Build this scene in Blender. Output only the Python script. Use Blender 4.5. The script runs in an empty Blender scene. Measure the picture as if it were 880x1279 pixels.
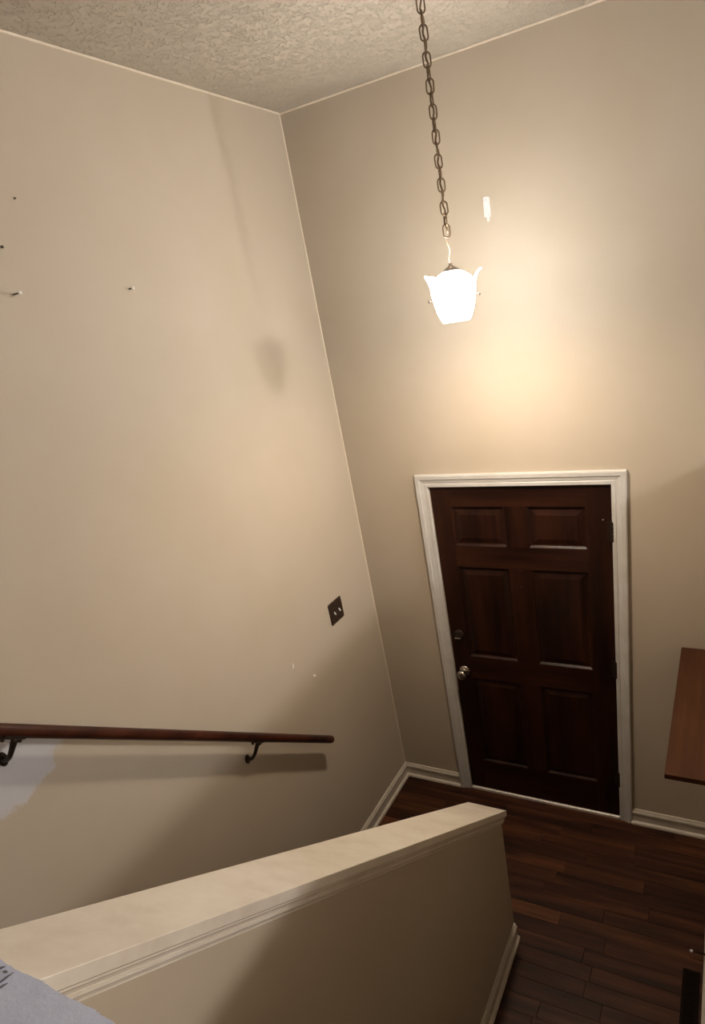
import bpy, bmesh, math, random
from mathutils import Vector, Matrix

# ------------------------------------------------------------------ camera, world, lights
scn = bpy.context.scene
COL = scn.collection
random.seed(7)

F_PX, PX, PY = 775.796, 513.32, 707.596            # 880 x 1279 frame
cam_d = bpy.data.cameras.new('camera')
cam = bpy.data.objects.new('camera', cam_d)
COL.objects.link(cam)
cam_d.sensor_fit = 'VERTICAL'
cam_d.sensor_height = 36.0
cam_d.lens = F_PX * 36.0 / 1279.0
cam_d.shift_x = -(PX - 440.0) / 1279.0
cam_d.shift_y = (PY - 639.5) / 1279.0
cam_d.clip_start = 0.02
yaw, pitch, roll = -0.503484, -0.395522, -0.162827
fw = Vector((math.sin(yaw) * math.cos(pitch), math.cos(yaw) * math.cos(pitch), math.sin(pitch)))
rt0 = Vector((math.cos(yaw), -math.sin(yaw), 0))
up0 = rt0.cross(fw)
rt = math.cos(roll) * rt0 + math.sin(roll) * up0
up = -math.sin(roll) * rt0 + math.cos(roll) * up0
M = Matrix((rt, up, -fw)).transposed().to_4x4()
M.translation = Vector((1.858474, -2.844582, 2.923873))
cam.matrix_world = M
scn.camera = cam

world = bpy.data.worlds.new('world')
scn.world = world
world.use_nodes = True
world.node_tree.nodes['Background'].inputs[0].default_value = (1.0, 0.9, 0.8, 1)
world.node_tree.nodes['Background'].inputs[1].default_value = 0.0

vs = scn.view_settings
vs.view_transform = 'Standard'
vs.look = 'None'
vs.gamma = 1.0
vs.use_curve_mapping = False
vs.exposure = -0.1

BULB_STRENGTH = 1560.0        # pendant bulb
SHADE_GLOW = 86.0            # lit glass of the pendant
LIVING_POWER = 265.0         # living room ceiling lamp
LIVING_POS = Vector((4.8, -1.2, 3.57))

# ------------------------------------------------------------------ dimensions (metres)
H = 3.791                    # foyer ceiling above the entry floor
UF = 1.27                    # upper floor
RX = 1.888                   # face of the right wall
GT = 2.165                   # top of the guard walls
SL = 0.7834                  # slope of the stairs
KX0, KX1, KY, KZ = 0.8687, 1.0505, -0.879, 0.8066
DX0, DX1, DZ0, DZ1 = 0.476, 1.392, 0.022, 2.04
LX, LY = 0.970, -0.597       # pendant axis

# ------------------------------------------------------------------ materials
def mat(name, base=(0.5, 0.5, 0.5), rough=0.6, metal=0.0, spec=0.5):
    m = bpy.data.materials.new(name)
    m.use_nodes = True
    nt = m.node_tree
    b = nt.nodes['Principled BSDF']
    b.inputs['Base Color'].default_value = (*base, 1)
    b.inputs['Roughness'].default_value = rough
    b.inputs['Metallic'].default_value = metal
    b.inputs['Specular IOR Level'].default_value = spec
    return m, nt, b

def N(nt, t, **kw):
    n = nt.nodes.new(t)
    for k, v in kw.items():
        setattr(n, k, v)
    return n

def ramp(nt, fac, stops):
    r = N(nt, 'ShaderNodeValToRGB')
    while len(r.color_ramp.elements) < len(stops):
        r.color_ramp.elements.new(0.5)
    for e, (p, c) in zip(r.color_ramp.elements, stops):
        e.position = p
        e.color = (*c, 1)
    nt.links.new(fac, r.inputs[0])
    return r.outputs[0]

def noise(nt, scale, detail=4, rough=0.55, vec=None, sc=None):
    if vec is None:
        vec = N(nt, 'ShaderNodeTexCoord').outputs['Object']
    if sc:
        mp = N(nt, 'ShaderNodeMapping')
        mp.inputs['Scale'].default_value = sc
        nt.links.new(vec, mp.inputs[0])
        vec = mp.outputs[0]
    n = N(nt, 'ShaderNodeTexNoise')
    n.inputs['Scale'].default_value = scale
    n.inputs['Detail'].default_value = detail
    n.inputs['Roughness'].default_value = rough
    nt.links.new(vec, n.inputs['Vector'])
    return n.outputs[0]

def bump(nt, b, height, strength=0.2, dist=0.002):
    bp = N(nt, 'ShaderNodeBump')
    bp.inputs['Strength'].default_value = strength
    bp.inputs['Distance'].default_value = dist
    nt.links.new(height, bp.inputs['Height'])
    nt.links.new(bp.outputs[0], b.inputs['Normal'])

def mixc(nt, fac, a, bcol):
    m = N(nt, 'ShaderNodeMix', data_type='RGBA')
    if isinstance(fac, float):
        m.inputs[0].default_value = fac
    else:
        nt.links.new(fac, m.inputs[0])
    for idx, c in ((6, a), (7, bcol)):
        if isinstance(c, tuple):
            m.inputs[idx].default_value = (*c, 1)
        else:
            nt.links.new(c, m.inputs[idx])
    return m.outputs[2]

WALL_A, WALL_B = (0.475, 0.412, 0.333), (0.455, 0.388, 0.304)
PRIMER = (0.66, 0.69, 0.87)

def wall_material(name, patch=False):
    m, nt, b = mat(name, WALL_A, 0.55, spec=0.3)
    c = ramp(nt, noise(nt, 2.2, 3), [(0.35, WALL_B), (0.65, WALL_A)])
    if patch:
        # bare primer where the wall has been mended below the handrail
        co = N(nt, 'ShaderNodeTexCoord').outputs['Object']
        wob = noise(nt, 14, 5, 0.65)
        sub = N(nt, 'ShaderNodeVectorMath', operation='SUBTRACT')
        nt.links.new(co, sub.inputs[0])
        sub.inputs[1].default_value = (0, -2.135, 1.83)
        rotn = N(nt, 'ShaderNodeMapping', vector_type='POINT')
        rotn.inputs['Rotation'].default_value = (math.radians(40), 0, 0)
        rotn.inputs['Scale'].default_value = (0, 3.6, 5.6)
        nt.links.new(sub.outputs[0], rotn.inputs[0])
        ln = N(nt, 'ShaderNodeVectorMath', operation='LENGTH')
        nt.links.new(rotn.outputs[0], ln.inputs[0])
        ad = N(nt, 'ShaderNodeMath', operation='MULTIPLY_ADD')
        nt.links.new(wob, ad.inputs[0])
        ad.inputs[1].default_value = 0.7
        nt.links.new(ln.outputs['Value'], ad.inputs[2])
        msk = ramp(nt, ad.outputs[0], [(0.0, (1, 1, 1)), (0.92, (0.9, 0.9, 0.9)), (1.0, (0, 0, 0))])
        c = mixc(nt, msk, c, (0.50, 0.50, 0.535))
    nt.links.new(c, b.inputs['Base Color'])
    bump(nt, b, noise(nt, 160, 2), 0.12, 0.001)
    return m

M_WALL = wall_material('beige_wall_paint')
M_WALL_L = wall_material('beige_wall_paint_mended', True)

M_CEIL, nt, b = mat('textured_ceiling', (0.56, 0.49, 0.40), 0.8, spec=0.2)
n1 = noise(nt, 30, 6, 0.72)
n2 = noise(nt, 85, 3, 0.6)
mx = N(nt, 'ShaderNodeMath', operation='MULTIPLY_ADD')
nt.links.new(n1, mx.inputs[0]); mx.inputs[1].default_value = 1.0
nt.links.new(n2, mx.inputs[2])
sp = ramp(nt, mx.outputs[0], [(0.62, (0, 0, 0)), (1.0, (1, 1, 1))])
nt.links.new(mixc(nt, sp, (0.54, 0.485, 0.41), (0.57, 0.515, 0.44)), b.inputs['Base Color'])  # hollows tinted slightly darker: some relief shade put into the paint colour
bump(nt, b, sp, 0.75, 0.010)

M_TRIM, nt, b = mat('white_trim_paint', (0.70, 0.68, 0.65), 0.38)
c = ramp(nt, noise(nt, 9, 5), [(0.3, (0.50, 0.475, 0.445)), (0.6, (0.56, 0.545, 0.525))])
nt.links.new(c, b.inputs['Base Color'])

M_BASE, nt, b = mat('cream_baseboard_paint', (0.66, 0.61, 0.53), 0.45)
c = ramp(nt, noise(nt, 12, 5), [(0.3, (0.50, 0.445, 0.375)), (0.6, (0.58, 0.53, 0.455))])
nt.links.new(c, b.inputs['Base Color'])

M_CAULK, nt, b = mat('pale_caulk', (0.74, 0.66, 0.54), 0.6)
c = ramp(nt, noise(nt, 30, 3), [(0.3, (0.70, 0.61, 0.49)), (0.7, (0.76, 0.68, 0.57))])
nt.links.new(c, b.inputs['Base Color'])

M_CAP, nt, b = mat('worn_cream_cap_paint', (0.66, 0.58, 0.48), 0.42)
c = ramp(nt, noise(nt, 5.5, 6, 0.65), [(0.32, (0.58, 0.51, 0.425)), (0.5, (0.66, 0.60, 0.52)), (0.68, (0.72, 0.67, 0.59))])
sp = ramp(nt, noise(nt, 38, 3, 0.6), [(0.22, (1, 1, 1)), (0.27, (0, 0, 0))])
nt.links.new(mixc(nt, sp, c, (0.32, 0.23, 0.15)), b.inputs['Base Color'])
bump(nt, b, noise(nt, 22, 4), 0.15, 0.002)

M_PRIMER, nt, b = mat('bluish_white_primer', PRIMER, 0.65)
c = ramp(nt, noise(nt, 9, 6, 0.65), [(0.3, (0.61, 0.67, 0.88)), (0.6, (0.68, 0.74, 0.95))])
nt.links.new(c, b.inputs['Base Color'])
bump(nt, b, noise(nt, 45, 5, 0.7), 0.4, 0.003)

def wood(name, dark, mid, light, axis, rough, objcol=False, grain=1.0):
    m, nt, b = mat(name, mid, rough, spec=0.22)
    sc = [26, 26, 26]
    sc[axis] = 1.7
    info = N(nt, 'ShaderNodeObjectInfo')
    co = N(nt, 'ShaderNodeTexCoord').outputs['Object']
    off = N(nt, 'ShaderNodeVectorMath', operation='MULTIPLY_ADD')
    cmb = N(nt, 'ShaderNodeCombineXYZ')
    for i in range(3):
        nt.links.new(info.outputs['Random'], cmb.inputs[i])
    nt.links.new(cmb.outputs[0], off.inputs[0])
    off.inputs[1].default_value = (9, 5, 7)
    nt.links.new(co, off.inputs[2])
    g = noise(nt, 1.0, 6, 0.62, off.outputs[0], tuple(sc))
    sc2 = [9, 9, 9]
    sc2[axis] = 1.3
    g2 = noise(nt, 1.0, 3, 0.5, off.outputs[0], tuple(sc2))
    ad = N(nt, 'ShaderNodeMath', operation='ADD')
    nt.links.new(g, ad.inputs[0]); nt.links.new(g2, ad.inputs[1])
    hf = N(nt, 'ShaderNodeMath', operation='MULTIPLY')
    nt.links.new(ad.outputs[0], hf.inputs[0]); hf.inputs[1].default_value = 0.5
    c = ramp(nt, hf.outputs[0], [(0.36, dark), (0.5, mid), (0.64, light)])
    if objcol:
        mu = N(nt, 'ShaderNodeMix', data_type='RGBA', blend_type='MULTIPLY')
        mu.inputs[0].default_value = 1.0
        nt.links.new(c, mu.inputs[6]); nt.links.new(info.outputs['Color'], mu.inputs[7])
        c = mu.outputs[2]
    nt.links.new(c, b.inputs['Base Color'])
    bump(nt, b, hf.outputs[0], 0.12 * grain, 0.002)
    return m

M_FLOOR = wood('dark_plank_wood', (0.011, 0.0034, 0.0014), (0.043, 0.0135, 0.005), (0.100, 0.034, 0.0125), 0, 0.5, True)
M_GAP, _, _ = mat('plank_joint_wood', (0.040, 0.013, 0.005), 0.8)
M_DOORX = wood('dark_mahogany_rail', (0.008, 0.0027, 0.0016), (0.023, 0.007, 0.0035), (0.040, 0.0125, 0.006), 0, 0.36)
M_DOORZ = wood('dark_mahogany_stile', (0.008, 0.0027, 0.0016), (0.020, 0.006, 0.003), (0.034, 0.0105, 0.005), 2, 0.36)
M_RAIL = wood('red_brown_rail_wood', (0.017, 0.005, 0.003), (0.040, 0.011, 0.006), (0.065, 0.019, 0.009), 1, 0.33)
M_SHELF = wood('brown_shelf_wood', (0.030, 0.010, 0.004), (0.054, 0.018, 0.007), (0.075, 0.027, 0.0105), 1, 0.42)

def metal(name, col, rough, sp=0.0, mt=1.0):
    m, nt, b = mat(name, col, rough, mt)
    c = ramp(nt, noise(nt, 60, 3), [(0.3, tuple(x * 0.8 for x in col)), (0.7, col)])
    nt.links.new(c, b.inputs['Base Color'])
    return m

M_BRONZE = metal('dark_bronze', (0.035, 0.022, 0.015), 0.42, mt=0.6)
M_CHAIN = metal('antique_brass', (0.16, 0.105, 0.06), 0.45, mt=0.6)
M_NICKEL = metal('satin_nickel', (0.55, 0.50, 0.46), 0.22)
M_ALU = metal('worn_aluminium', (0.74, 0.70, 0.66), 0.45, mt=0.4)
M_PLATE = metal('brown_plate', (0.028, 0.014, 0.009), 0.38, mt=0.0)
M_REG = metal('brown_register_enamel', (0.008, 0.0035, 0.0022), 0.7, mt=0.0)
M_REG.node_tree.nodes['Principled BSDF'].inputs['Specular IOR Level'].default_value = 0.08
M_WHITE = metal('white_plastic', (0.74, 0.74, 0.75), 0.4, mt=0.0)
M_SCREW = metal('bright_screw', (0.80, 0.78, 0.74), 0.3, mt=0.2)
M_CORD = metal('pale_lamp_cord', (0.45, 0.30, 0.22), 0.5, mt=0.0)
M_HOLE = metal('dark_nail', (0.05, 0.035, 0.025), 0.6, mt=0.0)
M_SCRAP = metal('grey_torn_paper', (0.17, 0.17, 0.22), 0.8, mt=0.0)
M_NAIL2 = metal('dull_nail', (0.20, 0.155, 0.115), 0.6, mt=0.0)
M_CHIP = metal('white_paint_chip', (0.88, 0.84, 0.77), 0.5, mt=0.0)
M_CARPET = metal('dark_brown_carpet', (0.10, 0.070, 0.048), 0.95, mt=0.0)

def emit(name, col, strength, base=(0.8, 0.8, 0.8)):
    m, nt, b = mat(name, base, 0.35)
    b.inputs['Emission Color'].default_value = (*col, 1)
    b.inputs['Emission Strength'].default_value = strength
    return m

WARM = (1.0, 0.80, 0.585)
M_BULB = emit('lit_bulb', WARM, BULB_STRENGTH)
M_SHADE = emit('lit_frosted_glass', (1.0, 0.945, 0.86), SHADE_GLOW, (0.30, 0.28, 0.26))

# ------------------------------------------------------------------ helpers
def obj(name, bm, m, parent=None, smooth=False, bevel=0.0, seg=2, kind=None, color=None):
    bmesh.ops.recalc_face_normals(bm, faces=bm.faces)
    me = bpy.data.meshes.new(name)
    bm.to_mesh(me)
    bm.free()
    o = bpy.data.objects.new(name, me)
    COL.objects.link(o)
    me.materials.append(m)
    if smooth:
        for p in me.polygons:
            p.use_smooth = True
    if bevel:
        md = o.modifiers.new('bevel', 'BEVEL')
        md.width = bevel
        md.segments = seg
        md.limit_method = 'ANGLE'
    if parent:
        o.parent = parent
        o.matrix_parent_inverse = parent.matrix_world.inverted()
    if kind:
        o['kind'] = kind
    if color:
        o.color = color
    return o

def empty(name, loc=(0, 0, 0)):
    o = bpy.data.objects.new(name, None)
    COL.objects.link(o)
    o.location = loc
    o.matrix_world = Matrix.Translation(loc)
    o.empty_display_size = 0.1
    return o

def tag(o, label, cat, group=None):
    o['label'] = label
    o['category'] = cat
    if group:
        o['group'] = group
    return o

def box(bm, x0, x1, y0, y1, z0, z1):
    v = [bm.verts.new((x, y, z)) for z in (z0, z1) for y in (y0, y1) for x in (x0, x1)]
    for f in ((0, 2, 3, 1), (4, 5, 7, 6), (0, 1, 5, 4), (2, 6, 7, 3), (0, 4, 6, 2), (1, 3, 7, 5)):
        bm.faces.new([v[i] for i in f])
    return v

def bx(*a):
    bm = bmesh.new()
    box(bm, *a)
    return bm

def prism(bm, ring0, ring1):
    """loft between two equal polygons and close the ends"""
    a = [bm.verts.new(p) for p in ring0]
    c = [bm.verts.new(p) for p in ring1]
    n = len(a)
    for i in range(n):
        bm.faces.new((a[i], a[(i + 1) % n], c[(i + 1) % n], c[i]))
    bm.faces.new(a[::-1])
    bm.faces.new(c)

def tube(bm, pts, r, n=10, caps=True):
    pts = [Vector(p) for p in pts]
    rs = r if isinstance(r, (list, tuple)) else [r] * len(pts)
    rings = []
    prev = None
    for i, p in enumerate(pts):
        t = (pts[min(i + 1, len(pts) - 1)] - pts[max(i - 1, 0)]).normalized()
        if prev is None:
            a = t.orthogonal().normalized()
        else:
            a = (prev - t * prev.dot(t)).normalized()
        prev = a
        bb = t.cross(a)
        rings.append([bm.verts.new(p + (a * math.cos(2 * math.pi * k / n) + bb * math.sin(2 * math.pi * k / n)) * rs[i]) for k in range(n)])
    for i in range(len(rings) - 1):
        for k in range(n):
            bm.faces.new((rings[i][k], rings[i][(k + 1) % n], rings[i + 1][(k + 1) % n], rings[i + 1][k]))
    if caps:
        bm.faces.new(rings[0][::-1])
        bm.faces.new(rings[-1])

def lathe(bm, prof, n=32, mtx=None, rfun=None):
    """prof: list of (r, h) about +Z; rfun(r,h,theta,i)->(r,h)"""
    rings = []
    for i, (r, h) in enumerate(prof):
        ring = []
        for k in range(n):
            th = 2 * math.pi * k / n
            rr, hh = (r, h) if rfun is None else rfun(r, h, th, i)
            p = Vector((rr * math.cos(th), rr * math.sin(th), hh))
            ring.append(bm.verts.new(mtx @ p if mtx else p))
        rings.append(ring)
    for i in range(len(rings) - 1):
        for k in range(n):
            bm.faces.new((rings[i][k], rings[i][(k + 1) % n], rings[i + 1][(k + 1) % n], rings[i + 1][k]))
    return rings

def lathe_closed(bm, prof, n=32, mtx=None):
    r = lathe(bm, prof, n, mtx)
    bm.faces.new(r[0][::-1])
    bm.faces.new(r[-1])

def facing(p, axis):
    """matrix placing +Z along axis at p"""
    q = Vector((0, 0, 1)).rotation_difference(Vector(axis))
    return Matrix.Translation(p) @ q.to_matrix().to_4x4()

# ------------------------------------------------------------------ the setting: walls, floors, ceiling
def struct(name, bm, m, parent=None, **kw):
    return obj(name, bm, m, parent, kind=None if parent else 'structure', **kw)

# left wall
wl = struct('wall_left', bx(-0.12, 0, -5.0, 0.0, -0.05, H), M_WALL_L)
# back wall with the door opening
bm = bmesh.new()
box(bm, -0.12, DX0 - 0.004, 0, 0.12, -0.05, H)
box(bm, DX1 + 0.004, 6.0, 0, 0.12, -0.05, H)
box(bm, DX0 - 0.004, DX1 + 0.004, 0, 0.12, DZ1 + 0.004, H)
struct('wall_back', bm, M_WALL)
# right wall: half wall towards the living room
struct('wall_right', bx(RX, RX + 0.12, -2.73, 0, -0.05, GT), M_WALL)
# half wall at the head of the stairs, in front of the camera
struct('wall_front', bx(0.86, RX, -2.735, -2.615, -0.05, GT - 0.018), M_WALL)
# living room and hall shell (behind and beside the camera)
struct('wall_far_right', bx(6.0, 6.12, -5.12, 0.12, UF - 0.2, H), M_WALL)
struct('wall_rear', bx(-0.12, 6.0, -5.12, -5.0, UF - 0.2, H), M_WALL)
struct('ceiling', bx(-0.12, 6.12, -5.12, 0.12, H, H + 0.1), M_CEIL)
bm = bmesh.new()
box(bm, RX + 0.12, 6.0, -5.0, 0, UF - 0.2, UF)
box(bm, 0, RX + 0.12, -5.0, -2.735, UF - 0.2, UF)
box(bm, 0, 0.86, -2.735, -2.33, UF - 0.2, UF)
struct('floor_upper', bm, M_CARPET)

# entry floor: dark sub-floor with plank children
fl = struct('floor', bx(-0.05, RX + 0.05, -2.7, 0.1, -0.06, -0.006), M_GAP)
PW = 0.077
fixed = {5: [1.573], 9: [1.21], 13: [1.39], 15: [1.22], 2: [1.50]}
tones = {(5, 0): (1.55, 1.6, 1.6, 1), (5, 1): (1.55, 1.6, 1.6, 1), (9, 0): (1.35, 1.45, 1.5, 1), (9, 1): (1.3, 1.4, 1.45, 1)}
rows = 24
for r in range(rows):
    y1 = -0.002 - PW * r
    y0 = y1 - PW
    cuts = set(fixed.get(r, []))
    x = random.uniform(0.25, 0.75)
    while x < RX - 0.15:
        if all(abs(x - c) > 0.3 for c in cuts):
            cuts.add(x)
        x += random.uniform(0.5, 0.85)
    cs = [0.0] + sorted(cuts) + [RX]
    for i in range(len(cs) - 1):
        g = 0.0004
        h = random.uniform(-0.0005, 0.0005)
        t = random.uniform(0.65, 1.25)
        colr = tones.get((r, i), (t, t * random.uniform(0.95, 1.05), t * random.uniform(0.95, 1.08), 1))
        cx, cy = (cs[i] + cs[i + 1]) / 2, (y0 + y1) / 2
        bm = bmesh.new()
        hx, hy = (cs[i + 1] - cs[i]) / 2 - g * 1.6, PW / 2 - g
        e = 0.0009
        lo = [(-hx, -hy, -0.012), (hx, -hy, -0.012), (hx, hy, -0.012), (-hx, hy, -0.012)]
        md = [(p[0], p[1], -e * 0.8) for p in lo]
        tp = [(-hx + e, -hy + e, 0), (hx - e, -hy + e, 0), (hx - e, hy - e, 0), (-hx + e, hy - e, 0)]
        va, vb, vc = ([bm.verts.new(p) for p in q] for q in (lo, md, tp))
        for k in range(4):
            bm.faces.new((va[k], va[(k + 1) % 4], vb[(k + 1) % 4], vb[k]))
            bm.faces.new((vb[k], vb[(k + 1) % 4], vc[(k + 1) % 4], vc[k]))
        bm.faces.new(vc)
        o = obj('plank', bm, M_FLOOR, None, color=colr)
        o.location = (cx, cy, h)
        o.parent = fl

# baseboards --------------------------------------------------------
BP = [(0, 0), (0.024, 0), (0.0235, 0.008), (0.020, 0.015), (0.014, 0.019), (0.0105, 0.020), (0.0105, 0.066),
      (0.0125, 0.070), (0.0155, 0.076), (0.0145, 0.084), (0.009, 0.092), (0.0065, 0.100), (0, 0.101)]

def baseboard(name, p0, p1, nrm, miter0=0.0, miter1=0.0):
    """profile along p0->p1 (xy), leaning out along nrm; miters lengthen with depth"""
    p0, p1, nrm = Vector((*p0, 0)), Vector((*p1, 0)), Vector((*nrm, 0))
    d = (p1 - p0).normalized()
    bm = bmesh.new()
    r0 = [p0 + nrm * a - d * (miter0 * a) + Vector((0, 0, z)) for a, z in BP]
    r1 = [p1 + nrm * a + d * (miter1 * a) + Vector((0, 0, z)) for a, z in BP]
    prism(bm, r0, r1)
    return struct(name, bm, M_BASE)

baseboard('baseboard_left', (0, 0), (0, -0.93), (1, 0), -1, 0)
baseboard('baseboard_back_left', (0, 0), (0.402, 0), (0, -1), -1, 0)
baseboard('baseboard_back_right', (1.461, 0), (RX, 0), (0, -1), 0, -1)
baseboard('baseboard_right', (RX, 0), (RX, -2.61), (-1, 0), -1, 0)

# caulk beads where walls and ceiling meet
def bead(name, p0, p1, r):
    bm = bmesh.new()
    tube(bm, [p0, p1], r, 8)
    return struct(name, bm, M_CAULK)
bead('trim_1', (0.001, 0, H - 0.002), (0.001, -2.6, H - 0.002), 0.0045)
bead('trim_2', (0, -0.001, H - 0.002), (2.6, -0.001, H - 0.002), 0.0045)
bead('trim_3', (0.0, 0.0, 0.1), (0.0, 0.0, H), 0.003)

# stairs between the left wall and the knee wall (hidden below the cap from here)
st = struct('stairs', bx(0, 0.89, -2.34, -2.32, 0, UF - 0.04), M_CARPET)
nr = 7
rise = UF / nr
run = rise / SL
for i in range(nr - 1):
    y = -0.93 - run * i
    o = obj('tread', bx(0.0, 0.89, y - run - 0.005, y + 0.02, rise * (i + 1) - 0.03, rise * (i + 1)), M_CARPET, st, bevel=0.006)
    o = obj('riser', bx(0.0, 0.89, y - 0.015, y, rise * i, rise * (i + 1) - 0.03), M_CARPET, st)

# ------------------------------------------------------------------ knee wall with moulded cap
YN = -2.609                                           # uphill end

def sheared(profile, yend, y_up=YN):
    """profile (x, dz below the cap's top line); ends cut in vertical planes"""
    bm = bmesh.new()
    def at(y):
        return [(x, y, KZ + SL * (KY - y) + dz) for x, dz in profile]
    prism(bm, at(yend), at(y_up))
    return bm

KF0, KF1, KE = KX0 + 0.021, KX1 - 0.021, KY - 0.021   # faces of the knee wall
bm = bmesh.new()
zt = lambda y: KZ + SL * (KY - y) - 0.05
prism(bm, [(KF0, KE, -0.05), (KF0, KE, zt(KE)), (KF0, YN, zt(YN)), (KF0, YN, -0.05)],
      [(KF1, KE, -0.05), (KF1, KE, zt(KE)), (KF1, YN, zt(YN)), (KF1, YN, -0.05)])
kw = struct('wall_knee', bm, M_WALL)
# cap board and two mouldings that wrap round its lower end
k = 1.27                                              # vertical thickness per thickness on the slope
cb = struct('cap_board', sheared([(KX0, -0.0008 * k), (KX0 + 0.0012, 0), (KX1 - 0.0012, 0), (KX1, -0.0008 * k), (KX1, -0.024 * k), (KX1 - 0.004, -0.028 * k),
                             (KX0 + 0.004, -0.028 * k), (KX0, -0.024 * k)], KY), M_CAP, kw)
def band(i0, d0, d1, i1, name):
    """moulding whose side runs from inset i0 at depth d0 to inset i1 at depth d1"""
    im = (i0 * 0.35 + i1 * 0.65)
    dm = (d0 + d1) / 2
    pr = [(KX0 + i0, -d0 * k), (KX1 - i0, -d0 * k), (KX1 - i0, -(d0 + 0.005) * k), (KX1 - im, -dm * k), (KX1 - i1, -(d1 - 0.003) * k), (KX1 - i1, -d1 * k),
          (KX0 + i1, -d1 * k), (KX0 + i1, -(d1 - 0.003) * k), (KX0 + im, -dm * k), (KX0 + i0, -(d0 + 0.005) * k)]
    struct(name, sheared(pr, KY - i0), M_CAP, kw)
band(0.0055, 0.0275, 0.046, 0.0125, 'cap_moulding')
band(0.0105, 0.0455, 0.064, 0.0185, 'cap_moulding')
bb = baseboard('baseboard_knee', (KF1, KE), (KF1, -2.61), (1, 0))

# chalky primed top of the half wall where the cap runs into it
bm = bmesh.new()
NX = 300
xs = [0.86 + (RX + 0.12 - 0.86) * i / NX for i in range(NX + 1)]
topf, topb, botf, botb = [], [], [], []
rr = random.Random(3)
for x in xs:
    j = rr.uniform(-0.0006, 0.0006) + 0.0008 * math.sin(x * 61) + 0.0004 * math.sin(x * 190)
    topf.append(bm.verts.new((x, -2.608 + j, GT)))
    botf.append(bm.verts.new((x, -2.611 + j * 0.5, GT - 0.022)))
    topb.append(bm.verts.new((x, -2.742, GT)))
    botb.append(bm.verts.new((x, -2.742, GT - 0.022)))
for i in range(NX):
    bm.faces.new((topf[i], topf[i + 1], topb[i + 1], topb[i]))
    bm.faces.new((botf[i], botf[i + 1], topf[i + 1], topf[i]))
    bm.faces.new((botb[i], botb[i + 1], botf[i + 1], botf[i]))
    bm.faces.new((topb[i], topb[i + 1], botb[i + 1], botb[i]))
bm.faces.new((topf[0], topb[0], botb[0], botf[0]))
bm.faces.new((topf[-1], botf[-1], botb[-1], topb[-1]))
led = struct('trim_4', bm, M_PRIMER)
# torn scraps of drywall paper on its edge
for (x, y, a, l) in ((0.984, -2.616, 0.75, 0.006), (1.006, -2.624, 1.25, 0.012), (1.013, -2.632, 1.0, 0.007), (0.996, -2.617, 0.2, 0.005)):
    bm = bmesh.new()
    d = Vector((math.cos(a), math.sin(a), 0))
    n = Vector((-d.y, d.x, 0))
    p = Vector((x, y, GT - 0.001))
    pr = [p - d * l, p - d * l * 0.2 - n * 0.0018, p + d * l, p + d * l * 0.1 + n * 0.0022]
    prism(bm, pr, [q + Vector((0, 0, 0.0022)) for q in pr])
    obj('torn_scrap', bm, M_SCRAP, led)

# ------------------------------------------------------------------ door with casing
d1 = struct('door_1', bx(DX0, DX1, 0.018, 0.055, DZ0, DZ1), M_DOORZ)
cols = [(0.575, 0.868), (0.982, 1.277)]
prow = [(0.240, 0.860), (1.005, 1.580), (1.700, 1.925)]
YF = 0.002
for x0, x1 in ((DX0, cols[0][0]), (cols[1][1], DX1)):
    obj('stile', bx(x0, x1, YF, 0.02, DZ0, DZ1), M_DOORZ, d1, bevel=0.001)
zr = [DZ0] + [z for p in prow for z in p] + [DZ1]
for i in range(0, 8, 2):
    obj('rail', bx(cols[0][0], cols[1][1], YF, 0.02, zr[i], zr[i + 1]), M_DOORX, d1)
for z0, z1 in prow:
    obj('mullion', bx(cols[0][1], cols[1][0], YF, 0.02, z0, z1), M_DOORZ, d1)
for z0, z1 in prow:
    for x0, x1 in cols:
        bm = bmesh.new()
        steps = [(0.0, YF), (0.004, YF + 0.001), (0.013, YF + 0.011), (0.019, YF + 0.012), (0.045, YF + 0.005), (0.047, YF + 0.004)]
        rings = []
        for ins, y in steps:
            rings.append([bm.verts.new(p) for p in ((x0 + ins, y, z0 + ins), (x1 - ins, y, z0 + ins), (x1 - ins, y, z1 - ins), (x0 + ins, y, z1 - ins))])
        for a, c in zip(rings, rings[1:]):
            for i in range(4):
                bm.faces.new((a[i], a[(i + 1) % 4], c[(i + 1) % 4], c[i]))
        bm.faces.new(rings[-1])
        bk = [bm.verts.new((v.co.x, 0.02, v.co.z)) for v in rings[0]]
        for i in range(4):
            bm.faces.new((bk[i], bk[(i + 1) % 4], rings[0][(i + 1) % 4], rings[0][i]))
        obj('panel', bm, M_DOORZ, d1)
# knob
bm = bmesh.new()
lathe_closed(bm, [(0.033, 0.0), (0.033, 0.004), (0.028, 0.008), (0.013, 0.011), (0.0105, 0.02), (0.0115, 0.03), (0.021, 0.036), (0.0275, 0.045),
                  (0.0285, 0.053), (0.025, 0.062), (0.016, 0.067), (0.004, 0.068)], 32, facing((0.534, YF, 0.905), (0, -1, 0)))
o = obj('door_knob', bm, M_NICKEL, d1, smooth=True)
o['label'] = 'round satin nickel door knob'
# deadbolt with thumb turn
bm = bmesh.new()
lathe_closed(bm, [(0.031, 0.0), (0.031, 0.006), (0.026, 0.011), (0.014, 0.013), (0.002, 0.014)], 32, facing((0.530, YF, 1.15), (0, -1, 0)))
o = obj('deadbolt', bm, M_BRONZE, d1, smooth=True)
o['label'] = 'dark deadbolt rosette with nickel thumb turn'
obj('thumb_turn', bx(0.512, 0.548, YF - 0.034, YF - 0.012, 1.134, 1.145), M_NICKEL, o, bevel=0.003)
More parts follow.
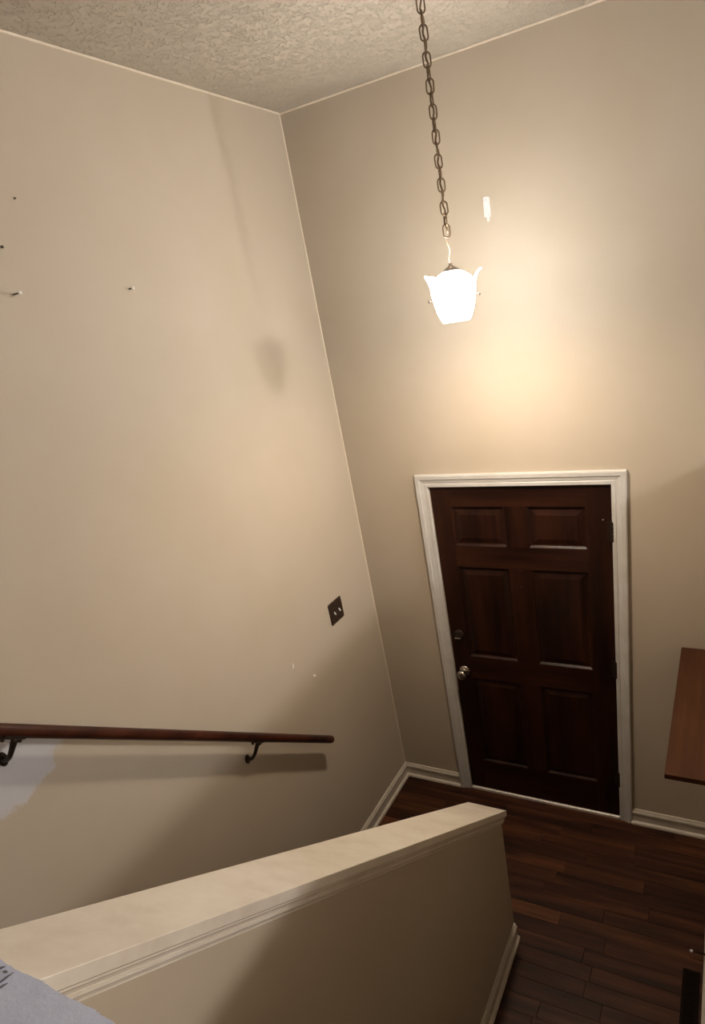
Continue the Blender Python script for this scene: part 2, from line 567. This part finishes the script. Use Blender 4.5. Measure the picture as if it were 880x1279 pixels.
# peephole and screws on the middle stile
for z, r in ((1.572, 0.006), (1.475, 0.007)):
    bm = bmesh.new()
    lathe_closed(bm, [(r, 0), (r, 0.002), (r * 0.6, 0.003), (r * 0.2, 0.002)], 14, facing((0.926, YF, z), (0, -1, 0)))
    obj('peephole', bm, M_BRONZE, d1, smooth=True)
bm = bmesh.new()
lathe_closed(bm, [(0.005, 0), (0.005, 0.002), (0.003, 0.004), (0.001, 0.0045)], 12, facing((1.352, YF, 1.858), (0, -1, 0)))
obj('screw', bm, M_NICKEL, d1, smooth=True)
# hinges
for z in (1.80, 1.03, 0.30):
    bm = bmesh.new()
    for j in range(5):
        za, zb = z - 0.05 + j * 0.02 + 0.0008, z - 0.05 + (j + 1) * 0.02 - 0.0008
        tube(bm, [(DX1 + 0.004, -0.006, za), (DX1 + 0.004, -0.006, zb)], 0.0085, 12)
    tube(bm, [(DX1 + 0.004, -0.006, z + 0.05), (DX1 + 0.004, -0.006, z + 0.056), (DX1 + 0.004, -0.006, z + 0.06)], [0.006, 0.006, 0.002], 10)
    tube(bm, [(DX1 + 0.004, -0.006, z - 0.05), (DX1 + 0.004, -0.006, z - 0.058)], [0.006, 0.003], 10)
    box(bm, DX1 - 0.022, DX1 + 0.002, -0.001, YF + 0.001, z - 0.05, z + 0.05)
    obj('hinge', bm, M_BRONZE, d1)
# threshold strip
bm = bmesh.new()
prism(bm, [(DX0, -0.008, 0.0), (DX0, -0.006, 0.012), (DX0, 0.001, 0.017), (DX0, 0.06, 0.018), (DX0, 0.06, -0.01)],
      [(DX1, -0.008, 0.0), (DX1, -0.006, 0.012), (DX1, 0.001, 0.017), (DX1, 0.06, 0.018), (DX1, 0.06, -0.01)])
struct('trim_5', bm, M_ALU)

# casing: profile (distance from the inner edge, depth proud of the wall)
CW = 0.068
CP = [(0, 0.0), (0, 0.010), (0.003, 0.0125), (0.018, 0.013), (0.021, 0.0105), (0.024, 0.0125), (0.040, 0.0155), (0.044, 0.0195), (0.062, 0.0205),
      (CW - 0.001, 0.0185), (CW, 0.016), (CW, 0.0)]
ix0, ix1, iz = 0.470, 1.395, 2.034
bm = bmesh.new()
prism(bm, [(ix0 - a, -t, 0.0) for a, t in CP], [(ix0 - a, -t, iz + a) for a, t in CP])
struct('trim_6', bm, M_TRIM)
bm = bmesh.new()
prism(bm, [(ix1 + a, -t, 0.0) for a, t in CP], [(ix1 + a, -t, iz + a) for a, t in CP])
struct('trim_7', bm, M_TRIM)
bm = bmesh.new()
prism(bm, [(ix0 - a, -t, iz + a) for a, t in CP], [(ix1 + a, -t, iz + a) for a, t in CP])
struct('trim_8', bm, M_TRIM)

# ------------------------------------------------------------------ handrail on the left wall
RS = 0.815
def rail_z(y):
    return 0.897 + RS * (-0.75 - y)
hr = empty('handrail', (0, -1.26, 1.0))
tag(hr, 'red-brown round wooden handrail on dark metal brackets sloping along the beige stair wall', 'handrail')
dv = Vector((0, -1, RS)).normalized()
p0 = Vector((0.07, -0.752, rail_z(-0.752)))
p1 = Vector((0.07, -2.5, rail_z(-2.5)))
bm = bmesh.new()
R = 0.0205
ends = [(0.0, 0.35), (0.002, 0.62), (0.005, 0.82), (0.010, 0.95), (0.017, 1.0)]
pts = [p0 + dv * a for a, s in ends] + [p1 - dv * a for a, s in reversed(ends)]
rad = [R * s for a, s in ends] + [R * s for a, s in reversed(ends)]
tube(bm, pts, rad, 24)
obj('rail', bm, M_RAIL, hr, smooth=True)
for yb, drop in ((-1.238, 0.118), (-2.088, 0.100)):
    zc = rail_z(yb)
    yw, zw = yb - 0.022, zc - drop
    bm = bmesh.new()
    lathe_closed(bm, [(0.014, 0), (0.014, 0.004), (0.011, 0.007), (0.005, 0.009), (0.001, 0.0095)], 20, Matrix.Translation((0, yw, zw)) @ Matrix.Scale(1.7, 4, (0, 0, 1)) @ facing((0, 0, 0), (1, 0, 0)))
    br = obj('bracket', bm, M_BRONZE, hr, smooth=True)
    # curved arm
    a = []
    b0, b1, b2, b3 = Vector((0.004, yw, zw)), Vector((0.040, yw + 0.002, zw + 0.004)), Vector((0.060, yb - 0.028, zc - 0.075)), Vector((0.070, yb + 0.004, zc - R * 1.25))
    for i in range(13):
        t = i / 12
        a.append(b0 * (1 - t) ** 3 + b1 * 3 * t * (1 - t) ** 2 + b2 * 3 * t * t * (1 - t) + b3 * t ** 3)
    bm = bmesh.new()
    tube(bm, a, [0.0105 - 0.003 * math.sin(math.pi * i / 12) for i in range(13)], 10)
    obj('arm', bm, M_BRONZE, br, smooth=True)
    # saddle strap under the rail
    bm = bmesh.new()
    nrm = Vector((0, RS, 1)).normalized()
    side = Vector((1, 0, 0))
    ringsA, ringsB = [], []
    for s in (-0.042, 0.022):
        c = Vector((0.07, yb, zc)) + dv * s
        inner = [c + (side * math.cos(t) + nrm * math.sin(t)) * (R + 0.0003) for t in [math.radians(215 + 110 * i / 8) for i in range(9)]]
        outer = [c + (side * math.cos(t) + nrm * math.sin(t)) * (R + 0.004) for t in [math.radians(215 + 110 * i / 8) for i in range(8, -1, -1)]]
        (ringsA if s < 0 else ringsB).extend(inner + outer)
    prism(bm, ringsA, ringsB)
    obj('saddle', bm, M_BRONZE, br)
    for s in (-0.036, 0.015):
        bm = bmesh.new()
        c = Vector((0.07, yb, zc)) + dv * s - nrm * (R + 0.003)
        lathe_closed(bm, [(0.006, 0), (0.006, 0.006), (0.003, 0.009)], 10, facing(c, -nrm))
        obj('screw', bm, M_BRONZE, br)

# ------------------------------------------------------------------ light switch plate on the left wall
sw = empty('light_switch', (0, -0.388, 1.40))
tag(sw, 'dark brown double switch plate with two white toggles on the beige wall', 'light switch')
bm = bmesh.new()
yc, zc, hw, hh = -0.388, 1.466, 0.064, 0.063
def plate_ring(x, ins):
    out = []
    r = 0.010
    for cx, cy, a0 in ((1, 1, 0), (-1, 1, 90), (-1, -1, 180), (1, -1, 270)):
        for j in range(5):
            t = math.radians(a0 + 90 * j / 4)
            out.append((x, yc + cx * (hw - ins - r) + r * math.cos(t), zc + cy * (hh - ins - r) + r * math.sin(t)))
    return out
rg = [[bm.verts.new(p) for p in plate_ring(x, i)] for x, i in ((0.0, 0), (0.002, 0), (0.005, 0.004), (0.0062, 0.009))]
for a, c in zip(rg, rg[1:]):
    for i in range(20):
        bm.faces.new((a[i], a[(i + 1) % 20], c[(i + 1) % 20], c[i]))
bm.faces.new(rg[-1]); bm.faces.new(rg[0][::-1])
obj('cover_plate', bm, M_PLATE, sw)
for dy in (-0.0235, 0.0235):
    bm = bmesh.new()
    prism(bm, [(0.004, yc + dy - 0.003, zc - 0.007), (0.004, yc + dy + 0.003, zc - 0.007), (0.004, yc + dy + 0.003, zc + 0.009), (0.004, yc + dy - 0.003, zc + 0.009)],
          [(0.015, yc + dy - 0.0025, zc - 0.013), (0.015, yc + dy + 0.0025, zc - 0.013), (0.015, yc + dy + 0.0025, zc - 0.006), (0.015, yc + dy - 0.0025, zc - 0.006)])
    o = obj('toggle', bm, M_WHITE, sw, bevel=0.001)
    o['label'] = 'white switch toggle'
    for dz in (-0.03, 0.03):
        bm = bmesh.new()
        lathe_closed(bm, [(0.0032, 0), (0.0032, 0.001), (0.0015, 0.002)], 10, facing((0.006, yc + dy, zc + dz), (1, 0, 0)))
        obj('screw', bm, M_PLATE, sw)

# ------------------------------------------------------------------ screws, nails and paint chips on the walls
def wall_screw(y, z, l, label, tilt=0.0, name='wall_screw', m=M_SCREW, r=0.0062, cat='screw'):
    o = empty(name, (0, y, z))
    tag(o, label, cat)
    ax = Vector((1, 0, tilt)).normalized()
    base = Vector((0, y, z))
    bm = bmesh.new()
    tube(bm, [base - ax * 0.004, base + ax * l], 0.0022, 10)
    obj('shank', bm, M_HOLE, o, smooth=True)
    bm = bmesh.new()
    lathe_closed(bm, [(0.0025, -0.001), (r, 0.002), (r, 0.0035), (r * 0.6, 0.0055), (0.0008, 0.006)], 14, facing(base + ax * l, ax))
    obj('head', bm, m, o, smooth=True)
    return o
wall_screw(-1.555, 3.12, 0.028, 'longer bright-headed screw sticking out of the wall above the handrail, dark shank showing')
wall_screw(-1.134, 3.115, 0.017, 'shorter bright-headed screw sticking out of the wall, level with the longer one')
wall_screw(-1.541, 3.243, 0.004, 'dark nail head in the wall above the longer screw', name='nail', m=M_HOLE, r=0.0042, cat='nail')
wall_screw(-1.447, 3.370, 0.001, 'tiny dull nail nearly flush with the wall, highest on the stair wall', name='nail', m=M_NAIL2, r=0.003, cat='nail')

def chip(y, z, l, w, ang):
    bm = bmesh.new()
    d = Vector((0, math.cos(ang), math.sin(ang)))
    n = Vector((0, -d.z, d.y))
    c = Vector((0.0, y, z))
    out = []
    for t in range(10):
        a = 2 * math.pi * t / 10
        j = 0.8 + 0.35 * random.random()
        out.append(c + d * l * math.cos(a) * j + n * w * math.sin(a) * j)
    prism(bm, [p - Vector((0.001, 0, 0)) for p in out], [p + Vector((0.0007, 0, 0)) for p in out])
    o = obj('paint_chip', bm, M_CHIP, wl)
chip(-0.822, 1.388, 0.017, 0.004, math.radians(72))
chip(-0.685, 1.245, 0.016, 0.006, math.radians(-45))

# white plastic strip high on the back wall
ah = empty('adhesive_hook', (0.925, 0, 3.2))
tag(ah, 'small white plastic adhesive strip stuck to the back wall beside the lamp chain', 'wall hook')
bm = bmesh.new()
bl = [(0.911, 3.208), (0.936, 3.206), (0.939, 3.212), (0.939, 3.276), (0.935, 3.281), (0.917, 3.283), (0.912, 3.279)]
prism(bm, [(x, 0.001, z) for x, z in bl], [(x, -0.006, z) for x, z in bl])
obj('backplate', bm, M_WHITE, ah, bevel=0.0012)
bm = bmesh.new()
tube(bm, [(0.931, -0.005, 3.226), (0.931, -0.012, 3.222), (0.932, -0.014, 3.214), (0.933, -0.012, 3.210)], 0.003, 8)
obj('hook', bm, M_WHITE, ah, smooth=True)
obj('pull_tab', bx(0.920, 0.931, -0.0012, 0.001, 3.190, 3.209), M_WHITE, ah)

# ------------------------------------------------------------------ wooden shelf on the right wall
sh = empty('wall_shelf', (RX, -0.45, 1.17))
tag(sh, 'brown wooden shelf board standing out above the baseboard beside the door', 'shelf')
obj('board', bx(1.704, RX + 0.001, -0.909, -0.001, 1.178, 1.2008), M_SHELF, sh, bevel=0.002)
for y in (-0.2, -0.7):
    bm = bmesh.new()
    prism(bm, [(RX + 0.001, y - 0.009, 1.03), (RX + 0.001, y - 0.009, 1.178), (RX - 0.11, y - 0.009, 1.178), (RX - 0.10, y - 0.009, 1.162), (RX - 0.02, y - 0.009, 1.05)],
          [(RX + 0.001, y + 0.009, 1.03), (RX + 0.001, y + 0.009, 1.178), (RX - 0.11, y + 0.009, 1.178), (RX - 0.10, y + 0.009, 1.162), (RX - 0.02, y + 0.009, 1.05)])
    obj('bracket', bm, M_SHELF, sh)

# ------------------------------------------------------------------ floor register by the right baseboard
fr = empty('floor_register', (1.818, -0.95, 0))
tag(fr, 'dark brown metal floor register lying in the planks beside the white baseboard', 'floor register')
rx0, rx1, ry0, ry1 = 1.782, 1.853, -1.11, -0.800
bm = bmesh.new()
w = 0.013
for a in ((rx0, rx1, ry1 - w, ry1), (rx0, rx1, ry0, ry0 + w), (rx0, rx0 + w, ry0 + w, ry1 - w), (rx1 - w, rx1, ry0 + w, ry1 - w)):
    box(bm, *a, 0.0005, 0.005)
obj('frame', bm, M_REG, fr, bevel=0.0015)
obj('damper', bx(rx0 + w, rx1 - w, ry0 + w, ry1 - w, 0.0002, 0.0010), M_REG, fr)
ny = 20
for i in range(ny):
    y = ry0 + w + (ry1 - ry0 - 2 * w) * (i + 0.5) / ny
    if i == 0:
        bm = bmesh.new()
        prism(bm, [(rx0 + w - 0.001, -0.0035, 0.001), (rx0 + w - 0.001, 0.0005, 0.0045), (rx0 + w - 0.001, 0.0025, 0.0045), (rx0 + w - 0.001, -0.0015, 0.001)],
              [(rx1 - w + 0.001, -0.0035, 0.001), (rx1 - w + 0.001, 0.0005, 0.0045), (rx1 - w + 0.001, 0.0025, 0.0045), (rx1 - w + 0.001, -0.0015, 0.001)])
        lv = obj('louver', bm, M_REG)
        first = lv
    else:
        lv = first.copy()
        COL.objects.link(lv)
    lv.location = (0, y, 0)
    lv.parent = fr
    lv.matrix_parent_inverse = fr.matrix_world.inverted()

# ------------------------------------------------------------------ spring door stop
ds = empty('door_stop', (RX, -0.715, 0.05))
tag(ds, 'spring door stop with white tip screwed to the baseboard above the floor register', 'door stop')
bm = bmesh.new()
Z0, Y0 = 0.045, -0.735
pts = []
for i in range(97):
    t = i / 96
    a = t * 2 * math.pi * 12
    r = 0.0058 - 0.0018 * t
    pts.append((RX - 0.0135 - 0.058 * t, Y0 + r * math.cos(a), Z0 + r * math.sin(a) - 0.004 * t * t))
tube(bm, pts, 0.0014, 6)
obj('spring', bm, M_BRONZE, ds, smooth=True)
bm = bmesh.new()
lathe_closed(bm, [(0.009, 0), (0.009, 0.003), (0.006, 0.005)], 16, facing((RX - 0.0105, Y0, Z0), (-1, 0, 0)))
obj('base', bm, M_BRONZE, ds)
bm = bmesh.new()
lathe_closed(bm, [(0.004, -0.002), (0.0062, 0), (0.0062, 0.008), (0.004, 0.011), (0.001, 0.0118)], 16, facing((RX - 0.0715, Y0, Z0 - 0.004), (-1, 0, 0)))
o = obj('tip', bm, M_WHITE, ds, smooth=True)
o['label'] = 'white rubber tip'

# ------------------------------------------------------------------ pendant lamp
pl = empty('pendant_lamp', (LX, LY, 2.8))
tag(pl, 'lit white glass pendant lamp hanging on a long brass chain in front of the door', 'pendant lamp')
bm = bmesh.new()
lathe_closed(bm, [(0.020, -0.002), (0.020, 0.003), (0.014, 0.007), (0.004, 0.010), (0.0035, 0.026), (0.002, 0.028)], 32, facing((LX, LY, H), (0, 0, -1)))
obj('ceiling_hook', bm, M_CHAIN, pl, smooth=True)
# chain: oval links at quarter turns, each its own part
pitch_l = 0.0342
LW, LLn, WR = 0.0118, 0.0208, 0.0025               # half width, half length, wire radius
bm = bmesh.new()
loop = []
s = LLn - LW
for i in range(12):
    t = math.pi * i / 11
    loop.append(Vector((LW * math.cos(t), 0, s + LW * math.sin(t))))
for i in range(12):
    t = math.pi + math.pi * i / 11
    loop.append(Vector((LW * math.cos(t), 0, -s + LW * math.sin(t))))
nl = len(loop)
rings = []
for i in range(nl):
    tn = (loop[(i + 1) % nl] - loop[i - 1]).normalized()
    bn = Vector((0, 1, 0))
    an = bn.cross(tn)
    rings.append([bm.verts.new(loop[i] + (an * math.cos(2 * math.pi * q / 8) + bn * math.sin(2 * math.pi * q / 8)) * WR) for q in range(8)])
for i in range(nl):
    for q in range(8):
        bm.faces.new((rings[i][q], rings[i][(q + 1) % 8], rings[(i + 1) % nl][(q + 1) % 8], rings[(i + 1) % nl][q]))
first = obj('chain_link', bm, M_CHAIN, None, smooth=True)
z = H - 0.042
i = 0
view = math.atan2(-2.27, 0.9)                        # links show a face or an edge to the stairs
while z > 3.10:
    o = first if i == 0 else first.copy()
    if i:
        COL.objects.link(o)
    o.location = (LX + random.uniform(-0.0008, 0.0008), LY, z)
    o.rotation_euler = (random.uniform(-0.05, 0.05), random.uniform(-0.05, 0.05), view + (math.pi / 2 if i % 2 == 0 else 0.0) + random.uniform(-0.25, 0.25) + math.radians(8))
    o.parent = pl
    o.matrix_parent_inverse = pl.matrix_world.inverted()
    z -= pitch_l
    i += 1
ZC = z + pitch_l - LLn                               # foot of the chain
# lamp cord threaded through the chain, bare below it
bm = bmesh.new()
pts = []
nz = 70
for q in range(nz + 1):
    zz = H - 0.02 + (3.03 - (H - 0.02)) * q / nz
    a = q * 1.15
    am = 0.0036
    pts.append((LX + am * math.cos(a), LY + am * math.sin(a), zz))
tube(bm, [p for p in pts if p[2] > ZC + 0.01], 0.0032, 8)
obj('cord', bm, M_CHAIN, pl, smooth=True)
bm = bmesh.new()
tube(bm, [p for p in pts if p[2] <= ZC + 0.03], 0.0019, 8)
obj('cord', bm, M_CORD, pl, smooth=True)
# metal cap with three arms
bm = bmesh.new()
lathe_closed(bm, [(0.003, 0.016), (0.006, 0.014), (0.007, 0.006), (0.016, 0.002), (0.027, -0.005), (0.030, -0.010), (0.028, -0.012)], 24, Matrix.Translation((LX, LY, 3.018)))
obj('cap', bm, M_NICKEL, pl, smooth=True)
# ruffled glass shade: shoulder, flared petal brim, body narrowing to an open foot
ZS = 3.008
NP = 5
def ruffle(r, h, th, i):
    return r, h
bm = bmesh.new()
prof = [(0.026, 0.0), (0.045, -0.008), (0.062, -0.020), (0.074, -0.034), (0.0795, -0.050), (0.0785, -0.070), (0.074, -0.095), (0.068, -0.120), (0.062, -0.140), (0.053, -0.158), (0.048, -0.166),
        (0.046, -0.165), (0.051, -0.157), (0.0595, -0.1395), (0.0655, -0.120), (0.0715, -0.095), (0.076, -0.070), (0.077, -0.050), (0.0715, -0.035), (0.060, -0.022), (0.043, -0.011), (0.024, -0.003)]
r_ = lathe(bm, prof, 48, Matrix.Translation((LX, LY, ZS)))
for q in range(48):
    bm.faces.new((r_[-1][q], r_[-1][(q + 1) % 48], r_[0][(q + 1) % 48], r_[0][q]))
shade = obj('shade', bm, M_SHADE, pl, smooth=True)
for q in range(NP):
    a = math.radians(16 + 360 / NP * q)
    d = Vector((math.cos(a), math.sin(a), 0))
    n = Vector((-d.y, d.x, 0))
    up_ = Vector((0, 0, 1))
    bm = bmesh.new()
    prof = [(0.0765, -0.085, 0.010), (0.079, -0.062, 0.020), (0.083, -0.040, 0.027), (0.090, -0.022, 0.025), (0.099, -0.010, 0.016), (0.106, -0.006, 0.005)]
    A, B = [], []
    for rr_, h, hw_ in prof:
        ra, rb = [], []
        for j in range(7):
            u = -1 + 2 * j / 6
            base = Vector((LX, LY, ZS)) + d * (rr_ - 0.006 * u * u * hw_ / 0.027) + up_ * (h - 0.004 * u * u) + n * (u * hw_)
            ra.append(bm.verts.new(base))
            rb.append(bm.verts.new(base - d * 0.003 + up_ * 0.001))
        A.append(ra); B.append(rb)
    L = len(prof)
    for i in range(L - 1):
        for j in range(6):
            bm.faces.new((A[i][j], A[i][j + 1], A[i + 1][j + 1], A[i + 1][j]))
            bm.faces.new((B[i][j], B[i + 1][j], B[i + 1][j + 1], B[i][j + 1]))
        bm.faces.new((A[i][0], A[i + 1][0], B[i + 1][0], B[i][0]))
        bm.faces.new((A[i][6], B[i][6], B[i + 1][6], A[i + 1][6]))
    for j in range(6):
        bm.faces.new((A[0][j], B[0][j], B[0][j + 1], A[0][j + 1]))
        bm.faces.new((A[-1][j], A[-1][j + 1], B[-1][j + 1], B[-1][j]))
    obj('petal', bm, M_SHADE, shade, smooth=True)
# thumb screws holding the glass
for a in (math.radians(22), math.radians(205), math.radians(113)):
    d = Vector((math.cos(a), math.sin(a), 0))
    bm = bmesh.new()
    lathe_closed(bm, [(0.002, -0.004), (0.002, 0.010), (0.005, 0.011), (0.005, 0.016), (0.002, 0.018)], 12, facing(Vector((LX, LY, ZS - 0.088)) + d * 0.0755, d))
    obj('thumb_screw', bm, M_BRONZE, pl)
# socket and bulb
bm = bmesh.new()
tube(bm, [(LX, LY, 3.012), (LX, LY, 2.922)], 0.017, 20)
obj('socket', bm, M_NICKEL, pl, smooth=True)
bm = bmesh.new()
lathe_closed(bm, [(0.012, 0.048), (0.014, 0.040), (0.020, 0.030), (0.029, 0.016), (0.033, 0.0), (0.031, -0.013), (0.024, -0.025), (0.013, -0.032), (0.003, -0.0345)], 24,
             Matrix.Translation((LX, LY, 2.8775)))
obj('bulb', bm, M_BULB, pl, smooth=True)

# ------------------------------------------------------------------ living room ceiling lamp (beyond the right half wall)
cl = empty('ceiling_lamp', (LIVING_POS.x, LIVING_POS.y, LIVING_POS.z - 0.1))
tag(cl, 'round glass dome lamp on the ceiling beyond the right half wall', 'ceiling lamp')
bm = bmesh.new()
lathe_closed(bm, [(0.16, H), (0.16, H - 0.03), (0.15, H - 0.04)], 32, Matrix.Translation((LIVING_POS.x, LIVING_POS.y, 0)))
obj('base', bm, M_NICKEL, cl)
ld = bpy.data.lights.new('living_room_lamp_offscreen', 'POINT')
ld.energy = LIVING_POWER
ld.color = (1.0, 0.96, 0.92)
ld.shadow_soft_size = 0.13
lo = bpy.data.objects.new('living_room_lamp_offscreen', ld)
COL.objects.link(lo)
lo.location = LIVING_POS
lo.parent = cl
lo.matrix_parent_inverse = cl.matrix_world.inverted()
